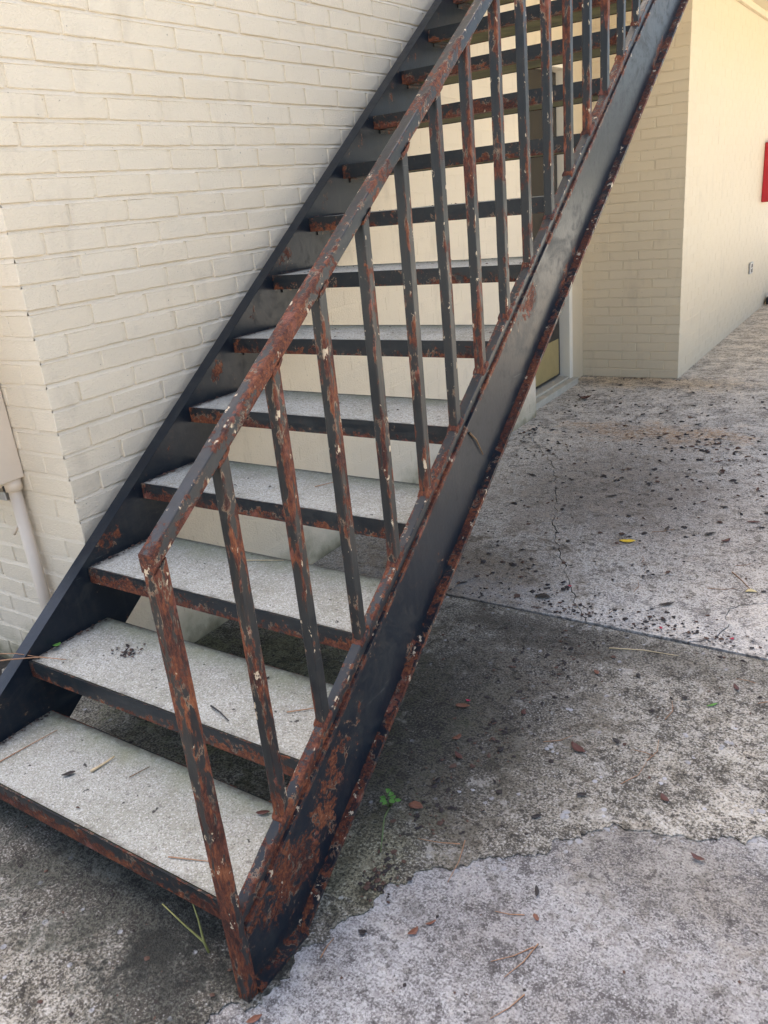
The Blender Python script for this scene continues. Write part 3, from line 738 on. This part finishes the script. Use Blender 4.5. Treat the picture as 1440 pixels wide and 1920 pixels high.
def place_leaf(name, label, cat, P, L, Wd, ang, mat, curl=0.25, group=None, seed=1):
    mb = MB(); leaf(mb, P, L, Wd, R(ang), curl, seed)
    o = mb.build(name, mat, None, True); sm = o.modifiers.new('thick', 'SOLIDIFY'); sm.thickness = 0.0006
    return tag(o, label, cat, group)
GZ, NZ = 0.0005, -0.0040; WKZ = 0.0017
tz = lambda k: Z0+k*RISE+0.0003
place_leaf('leaf', 'bright yellow leaf lying on the grey walkway slab', 'leaf', (1.008, 2.206, WKZ), 0.062, 0.030, 20, M_LY, 0.1)
place_leaf('leaf', 'pale yellow leaf beside a thin twig near the right edge', 'leaf', (1.518, 1.937, WKZ), 0.036, 0.02, 15, M_LP, 0.1, None, 2)
place_leaf('leaf', 'curled dark red brown leaf on the mottled old slab', 'leaf', (1.286, 0.897, GZ), 0.052, 0.022, -28, M_LB, 0.4, None, 3)
place_leaf('leaf', 'small fresh green leaf on the old slab near the right edge', 'leaf', (1.543, 1.229, GZ), 0.036, 0.008, 50, M_LG, 0.1, None, 4)
place_leaf('leaf', 'grey brown leaf beside the stringer near the green weed', 'leaf', (1.017, 0.521, GZ), 0.036, 0.026, 10, M_LR, 0.3, None, 5)
place_leaf('leaf', 'dark round leaf on the slab left of the joint', 'leaf', (0.885, 1.63, WKZ), 0.055, 0.030, 15, M_LD, 0.1, None, 6)
place_leaf('leaf', 'long dark crumpled leaf on the slab near the hairline crack', 'leaf', (1.285, 1.743, WKZ), 0.055, 0.016, 40, M_LD, 0.3, None, 7)
place_leaf('leaf', 'russet leaf on the pale new concrete, larger of a pair', 'leaf', (1.190, 0.219, NZ), 0.026, 0.013, 70, M_LR, 0.5, None, 8)
place_leaf('leaf', 'russet leaf on the pale new concrete, thin curved one of a pair', 'leaf', (1.212, 0.253, NZ), 0.024, 0.006, 55, M_LR, 0.6, None, 9)
place_leaf('leaf', 'small russet leaf alone on the pale new concrete', 'leaf', (1.393, 0.364, NZ), 0.018, 0.010, -40, M_LR, 0.4, None, 10)
place_leaf('leaf', 'red brown scrap of leaf at the foot of the newel post', 'leaf', (1.030, -0.082, NZ), 0.030, 0.012, 60, M_LR, 0.4, None, 11)
place_leaf('leaf', 'dark scrap of leaf in front of the newel post', 'leaf', (1.040, -0.115, NZ), 0.024, 0.013, 110, M_LD, 0.4, None, 12)
place_leaf('leaf', 'dark grey leaf upright on the pale new concrete', 'leaf', (1.368, 0.425, NZ), 0.028, 0.009, 115, M_LD, 0.4, None, 13)
place_leaf('leaf', 'black curled leaf on the pale new concrete', 'leaf', (1.10, 0.17, NZ), 0.018, 0.012, 20, M_LD, 0.6, None, 14)
place_leaf('leaf', 'curled brown leaf in front of the door sill', 'leaf', (0.063, 4.344, WKZ), 0.085, 0.05, 30, M_LB, 1.2, None, 15)
place_leaf('leaf', 'purple brown leaf at the right end of the lowest tread', 'leaf', (0.815, 0.222, tz(0)), 0.030, 0.013, 35, M_LB, 0.3, None, 16)
place_leaf('leaf', 'dark blue black leaf scrap on the left of the lowest tread', 'leaf', (0.291, 0.103, tz(0)), 0.032, 0.013, 55, M_LD, 0.3, None, 17)
place_leaf('leaf', 'square green leaf against the left stringer on the second tread', 'leaf', (0.016, 0.318, tz(1)+0.006), 0.022, 0.018, 80, M_LG, 0.6, None, 18)
place_leaf('leaf', 'reddish leaf on the dirty slab right of the stringer', 'leaf', (0.93, 0.93, GZ), 0.040, 0.020, 20, M_LR, 0.5, None, 19)
place_leaf('leaf', 'brown leaf on the dirty slab above the dark red one', 'leaf', (1.10, 0.98, GZ), 0.026, 0.014, 120, M_LB, 0.5, None, 20)
place_leaf('leaf', 'brown leaf against the stringer near the crack joint', 'leaf', (0.98, 0.80, GZ), 0.030, 0.016, 70, M_LR, 0.5, None, 21)
rg = random.Random(52)
for i in range(12):
    x, y = rg.uniform(1.0, 1.65), rg.uniform(0.62, 1.42)
    place_leaf('leaf', 'small brown leaf fragment lying loose on the mottled old slab', 'leaf', (x, y, GZ), rg.uniform(0.016, 0.034), rg.uniform(0.008, 0.016), rg.uniform(0, 180), rg.choice((M_LD, M_LB, M_LR)), 0.6, 'leaf fragments on the old slab', 140+i)
rg = random.Random(40)
for i in range(26):
    x, y = rg.uniform(0.5, 2.0), rg.uniform(2.3, 4.6)
    place_leaf('leaf', 'small dark leaf scattered on the walkway slab beyond the crack', 'leaf', (x, y, WKZ), rg.uniform(0.03, 0.055), rg.uniform(0.012, 0.02), rg.uniform(0, 180), rg.choice((M_LD, M_LD, M_LB)), 0.3, 'small dark leaves on the walkway', 60+i)
for i, (x, y) in enumerate(((0.94, 1.75), (1.52, 1.60), (1.31, 1.58), (0.93, 0.965))):
    place_leaf('petal', ['crimson petal on the slab beside the stringer', 'crimson petal near the right hand crack', 'crimson petal by the slab joint', 'crimson petal on the dirty slab close to the stringer'][i], 'petal', (x, y, WKZ if y > JY else GZ), 0.014, 0.009, 60*i, M_PET, 0.5, None, 90+i)

def needle(name, label, cat, pts, r, mat, group=None):
    mb = MB(); n = len(pts); P = []
    for i in range(n-1):
        for q in range(3):
            a = Vector(pts[i]).lerp(Vector(pts[i+1]), q/3); P.append(a)
    P.append(Vector(pts[-1])); tube(mb, P, [r*(1-0.6*i/len(P)) for i in range(len(P))], 5)
    return tag(mb.build(name, mat, None, True), label, cat, group)
needle('pine_needle', 'tan pine needle crossing the left stringer at the image edge', 'pine needle', [(-0.10, 0.13, 0.335), (-0.03, 0.20, 0.330), (0.03, 0.255, 0.322), (0.10, 0.285, 0.315)], 0.0022, M_TAN)
needle('pine_needle', 'thin upper pine needle crossing the left stringer', 'pine needle', [(-0.10, 0.17, 0.345), (-0.03, 0.225, 0.335), (0.05, 0.265, 0.317)], 0.0016, M_TAN)
needle('pine_needle', 'long pine needle across the left end of the lowest tread', 'pine needle', [(0.08, 0.045, tz(0)+0.002), (0.09, 0.12, tz(0)+0.002), (0.105, 0.205, tz(0)+0.003)], 0.0018, M_TAN)
needle('wood_splinter', 'pale wood splinter lying on the lowest tread', 'splinter', [(0.335, 0.135, tz(0)+0.003), (0.34, 0.165, tz(0)+0.003), (0.343, 0.20, tz(0)+0.004)], 0.0042, M_STRAW)
needle('pine_needle', 'short pine needle on the middle of the lowest tread', 'pine needle', [(0.44, 0.165, tz(0)+0.002), (0.455, 0.215, tz(0)+0.002)], 0.0016, M_TWIG)
needle('pine_needle', 'pine needle near the front right of the lowest tread', 'pine needle', [(0.72, 0.03, tz(0)+0.002), (0.83, 0.07, tz(0)+0.002)], 0.0015, M_TAN)
needle('pine_needle', 'pale straw at the back of the third tread', 'straw', [(0.40, 0.68, tz(2)+0.002), (0.52, 0.725, tz(2)+0.003)], 0.0016, M_STRAW)
needle('pine_needle', 'pine needle pointing right on the second tread', 'pine needle', [(0.80, 0.36, tz(1)+0.002), (0.90, 0.44, tz(1)+0.003)], 0.0016, M_TAN)
needle('pine_needle', 'pine needle on the fourth tread', 'pine needle', [(0.55, 0.86, tz(3)+0.002), (0.60, 0.935, tz(3)+0.003)], 0.0014, M_TAN)
needle('twig', 'dark forked twig on the second tread', 'twig', [(0.62, 0.30, tz(1)+0.003), (0.66, 0.29, tz(1)+0.004), (0.70, 0.275, tz(1)+0.003)], 0.0026, M_LD)
needle('twig', 'brown twig stuck on the outer face of the stringer', 'twig', [(W_+0.011, 0.965, 0.812), (W_+0.013, 0.995, 0.785), (W_+0.012, 1.03, 0.735)], 0.0030, M_TWIG)
needle('pine_needle', 'orange pine needle lying across the slab joint', 'pine needle', [(1.20, 1.40, GZ+0.002), (1.30, 1.43, GZ+0.002), (1.40, 1.44, GZ+0.002)], 0.0024, M_STRAW)
needle('twig', 'thin twig beside the pale yellow leaf', 'twig', [(1.43, 2.07, WKZ+0.002), (1.47, 2.02, WKZ+0.002), (1.515, 1.95, WKZ+0.002)], 0.0022, M_TAN)
rg = random.Random(77)
for i in range(16):
    x, y = rg.uniform(1.05, 1.8), rg.uniform(0.75, 2.4); a = rg.uniform(0, 3.14); L = rg.uniform(0.05, 0.11); z = (WKZ if y > JY+0.05 else GZ)+0.0015
    if abs(y-JY) < 0.06: continue
    needle('pine_needle', 'thin reddish pine needle on the stained slabs', 'pine needle', [(x, y, z), (x+L*0.5*math.cos(a)+.004, y+L*0.5*math.sin(a), z), (x+L*math.cos(a+.15), y+L*math.sin(a+.15), z)], 0.0011, M_TAN, 'pine needles on the stained slabs')
for i, (x, y, a, L) in enumerate(((1.17, 0.46, 200, 0.10), (1.175, 0.475, 285, 0.12), (1.42, 0.31, 260, 0.10), (1.415, 0.30, 235, 0.09), (1.37, 0.36, 205, 0.06), (1.44, 0.20, 250, 0.08), (1.06, 0.08, 100, 0.05))):
    a = R(a); z = NZ+0.0125 if i < 2 else NZ+0.002
    needle('pine_needle', 'thin pine needle on the pale new concrete', 'pine needle', [(x, y, z), (x+L*0.5*math.cos(a), y+L*0.5*math.sin(a), z-.0015*(i < 2)), (x+L*math.cos(a-.1), y+L*math.sin(a-.1), z-.006*(i < 2))], 0.0014, M_TAN, 'pine needles on the new concrete')

# weeds
wd = tag(empty('weed', (0.99, 0.50, 0)), 'small green leafy weed growing at the side of the stringer', 'weed')
mb = MB(); st = MB()
for i in range(9):
    a = i*2.4; r = 0.010+0.013*(i % 3)/2; P = (0.958+r*math.cos(a), 0.495+r*math.sin(a), 0.020+0.012*((i*7) % 4)/3)
    leaf(mb, P, 0.016, 0.012, a, 0.2, 200+i); tube(st, [(0.958, 0.495, -0.002), (0.958+r*0.5*math.cos(a), 0.495+r*0.5*math.sin(a), 0.014), (P[0], P[1], P[2]+0.002)], 0.0009, 5)
for (dx, dy) in ((0.06, -0.13), (0.045, -0.10)):
    tube(st, [(0.96, 0.49, 0.002), (0.96+dx*0.4, 0.49+dy*0.45, 0.022), (0.96+dx, 0.49+dy, 0.004)], 0.0012, 5)
mb.build('leaves', M_LG, wd, True); st.build('stem', leafmat('weed_stem', (0.10, 0.14, 0.04)), wd, True)
gs = tag(empty('grass_sprig', (0.853, -0.02, 0)), 'thin yellow green grass sprig under the lowest tread', 'grass sprig')
M_GS = leafmat('grass_stem', (0.20, 0.20, 0.06))
for (ex, ey, ez) in ((0.752, -0.03, 0.088), (0.800, 0.005, 0.100)):
    mb = MB(); tube(mb, [(0.853, -0.02, -0.002), (0.842, -0.018, 0.02), (0.853*0.45+ex*0.55, -0.02*0.45+ey*0.55, ez*0.62), (ex, ey, ez)], [0.0028, 0.0026, 0.0018, 0.0012], 6); mb.build('stalk', M_GS, gs, True)

# pebbles bared along the broken slab edge and in the pits
rg = random.Random(11)
def pebble_mesh(seed):
    bm = bmesh.new(); bmesh.ops.create_icosphere(bm, subdivisions=2, radius=1.0)
    for v in bm.verts:
        n = mnoise.noise(v.co*1.3+Vector((seed*7, 0, 0))); v.co *= 1+0.35*n; v.co.z *= 0.55
    me = bpy.data.meshes.new('pebble'); bm.to_mesh(me); bm.free(); me.materials.append(M_ST)
    for p in me.polygons: p.use_smooth = True
    return me
PEB = [pebble_mesh(i) for i in range(5)]
spots = []
for i in range(34):
    j = rg.randint(11, 19); a, b = edge_pts[j], edge_pts[j+1]; t = rg.random()
    spots.append((a[0]*(1-t)+b[0]*t + rg.uniform(-.012, .014), a[1]*(1-t)+b[1]*t+rg.uniform(-.02, .012), -0.006, rg.uniform(.003, .0085)))
for cx, cy in ((1.494, 1.058), (1.596, 1.072), (1.709, 0.861), (1.55, 0.98), (1.23, 0.87), (1.10, 0.62), (1.33, 0.66)):
    for q in range(rg.randint(2, 5)): spots.append((cx+rg.uniform(-.025, .025), cy+rg.uniform(-.02, .02), -0.001, rg.uniform(.0035, .008)))
for (x, y, z, s) in spots:
    o = bpy.data.objects.new('pebble', rg.choice(PEB)); o.location = (x, y, z); o.scale = (s*rg.uniform(.8, 1.5), s, s); o.rotation_euler = (0, 0, rg.uniform(0, 6)); o.parent = pave; C.objects.link(o)

# crumbs of leaf and bark: too many to count
def crumbs(mb, n, fx, fy, z, smin, smax, rnd, ok=None):
    c = 0; tries = 0
    while c < n and tries < n*30:
        tries += 1
        x, y = fx(rnd), fy(rnd)
        if ok and not ok(x, y): continue
        s = smin + (smax-smin)*rnd.random()**2.2; a0 = rnd.uniform(0, 6.28); k = rnd.randint(4, 6); el = rnd.uniform(0.4, 1.0)
        zz = z(x, y) if callable(z) else z
        base = []
        for i in range(k):
            a = 2*math.pi*i/k; r = s*rnd.uniform(0.55, 1.1); px, py = r*math.cos(a), r*math.sin(a)*el
            base.append((x+px*math.cos(a0)-py*math.sin(a0), y+px*math.sin(a0)+py*math.cos(a0), zz+rnd.uniform(0.0003, s*0.35)))
        top = (x, y, zz+0.0008+s*rnd.uniform(0.1, 0.55))
        mb.add(base+[top], [(i, (i+1) % k, k) for i in range(k)], rnd.randint(0, 2) == 0 and 1 or 0); c += 1
rnd = random.Random(21)
zg = lambda x, y: WKZ if y > JY else GZ
mb = MB()
crumbs(mb, 480, lambda r: r.gauss(0.75, 0.5), lambda r: r.gauss(3.6, 0.75), zg, 0.004, 0.022, rnd, lambda x, y: x > -0.02 and 1.7 < y < 5.0 and not (x < 0.5 and y > 5.0))
crumbs(mb, 330, lambda r: r.gauss(1.0, 0.38), lambda r: r.gauss(2.2, 0.7), zg, 0.003, 0.015, rnd, lambda x, y: x > 0.0 and abs(y-JY) > 0.02)
crumbs(mb, 260, lambda r: 1.03+abs(r.gauss(0, 0.09)), lambda r: r.uniform(0.30, 1.48), zg, 0.003, 0.011, rnd, lambda x, y: y > 0.45 or x < 1.05)
crumbs(mb, 230, lambda r: r.uniform(0.6, 1.7), lambda r: JY+0.02+abs(r.gauss(0, 0.05)), zg, 0.003, 0.009, rnd)
crumbs(mb, 260, lambda r: r.uniform(1.0, 2.4), lambda r: r.uniform(0.85, 1.5), zg, 0.002, 0.007, rnd, lambda x, y: y > 0.75+0.15*(x-1.5))
crumbs(mb, 80, lambda r: r.uniform(1.05, 1.9), lambda r: r.uniform(-0.25, 0.55), lambda x, y: NZ, 0.002, 0.006, rnd, lambda x, y: y < 0.20+0.7*(x-1.1))
crumbs(mb, 120, lambda r: r.uniform(0.15, 0.93), lambda r: r.uniform(-0.5, 0.1), zg, 0.002, 0.009, rnd)
crumbs(mb, 150, lambda r: r.uniform(0.1, 0.95), lambda r: r.uniform(0.2, 1.4), zg, 0.003, 0.010, rnd)
crumbs(mb, 60, lambda r: r.gauss(1.06, 0.02), lambda r: r.gauss(0.30, 0.03), lambda x, y: 0.001, 0.004, 0.011, rnd)
for (cx, cy, n, sx, sy, big_) in ((0.02, 3.55, 40, .03, .12, .018), (0.05, 4.35, 50, .06, .16, .020), (0.30, 4.97, 40, .18, .02, .014), (0.25, 3.20, 26, .06, .07, .018), (0.55, 2.60, 22, .05, .12, .014),
        (0.95, 3.60, 60, .16, .10, .020), (1.25, 3.30, 40, .15, .12, .024), (0.93, 1.72, 36, .09, .07, .016), (1.05, 1.60, 50, .06, .03, .012), (1.30, 1.62, 40, .08, .04, .013), (1.46, 1.60, 26, .03, .04, .010),
        (1.02, 0.62, 46, .04, .12, .012), (1.02, 1.10, 60, .05, .2, .013), (0.60, 1.75, 60, .2, .1, .018), (1.5, 2.9, 26, .2, .2, .024), (0.50, 4.2, 30, .25, .25, .026)):
    crumbs(mb, n, lambda r: r.gauss(cx, sx), lambda r: r.gauss(cy, sy), zg, 0.003, big_, rnd, lambda x, y: x > -0.05 and abs(y-JY) > 0.012 and y < 5.02)
tag(mb.build('leaf_litter', [M_DEB, M_DEB2]), 'dark crumbs of leaf and bark strewn over the slabs', 'litter', kind='stuff')
mb = MB()
for k in range(12):
    z = tz(k); n = (5, 8, 10, 14, 22, 60, 90, 60, 30, 20, 10, 10)[k]
    crumbs(mb, n, lambda r: r.uniform(0.03, W_-0.03), lambda r: k*RUN+r.uniform(0.01, TD-0.01), z, 0.0015, 0.0075, rnd)
    crumbs(mb, 60, lambda r: 0.004+abs(r.gauss(0, 0.007)), lambda r: k*RUN+r.uniform(0.01, TD-0.01), z, 0.002, 0.009, rnd, lambda x, y: x < 0.04)
    crumbs(mb, 18, lambda r: W_-0.004-abs(r.gauss(0, 0.02)), lambda r: k*RUN+r.uniform(0.01, TD-0.01), z, 0.002, 0.007, rnd, lambda x, y: x > W_-0.06)
crumbs(mb, 42, lambda r: r.gauss(0.235, 0.035), lambda r: r.gauss(0.385, 0.014), tz(1), 0.003, 0.010, rnd)
tag(mb.build('tread_litter', [M_DEB, M_DEB2]), 'dark leaf crumbs gathered along the edges of the treads', 'litter', kind='stuff')
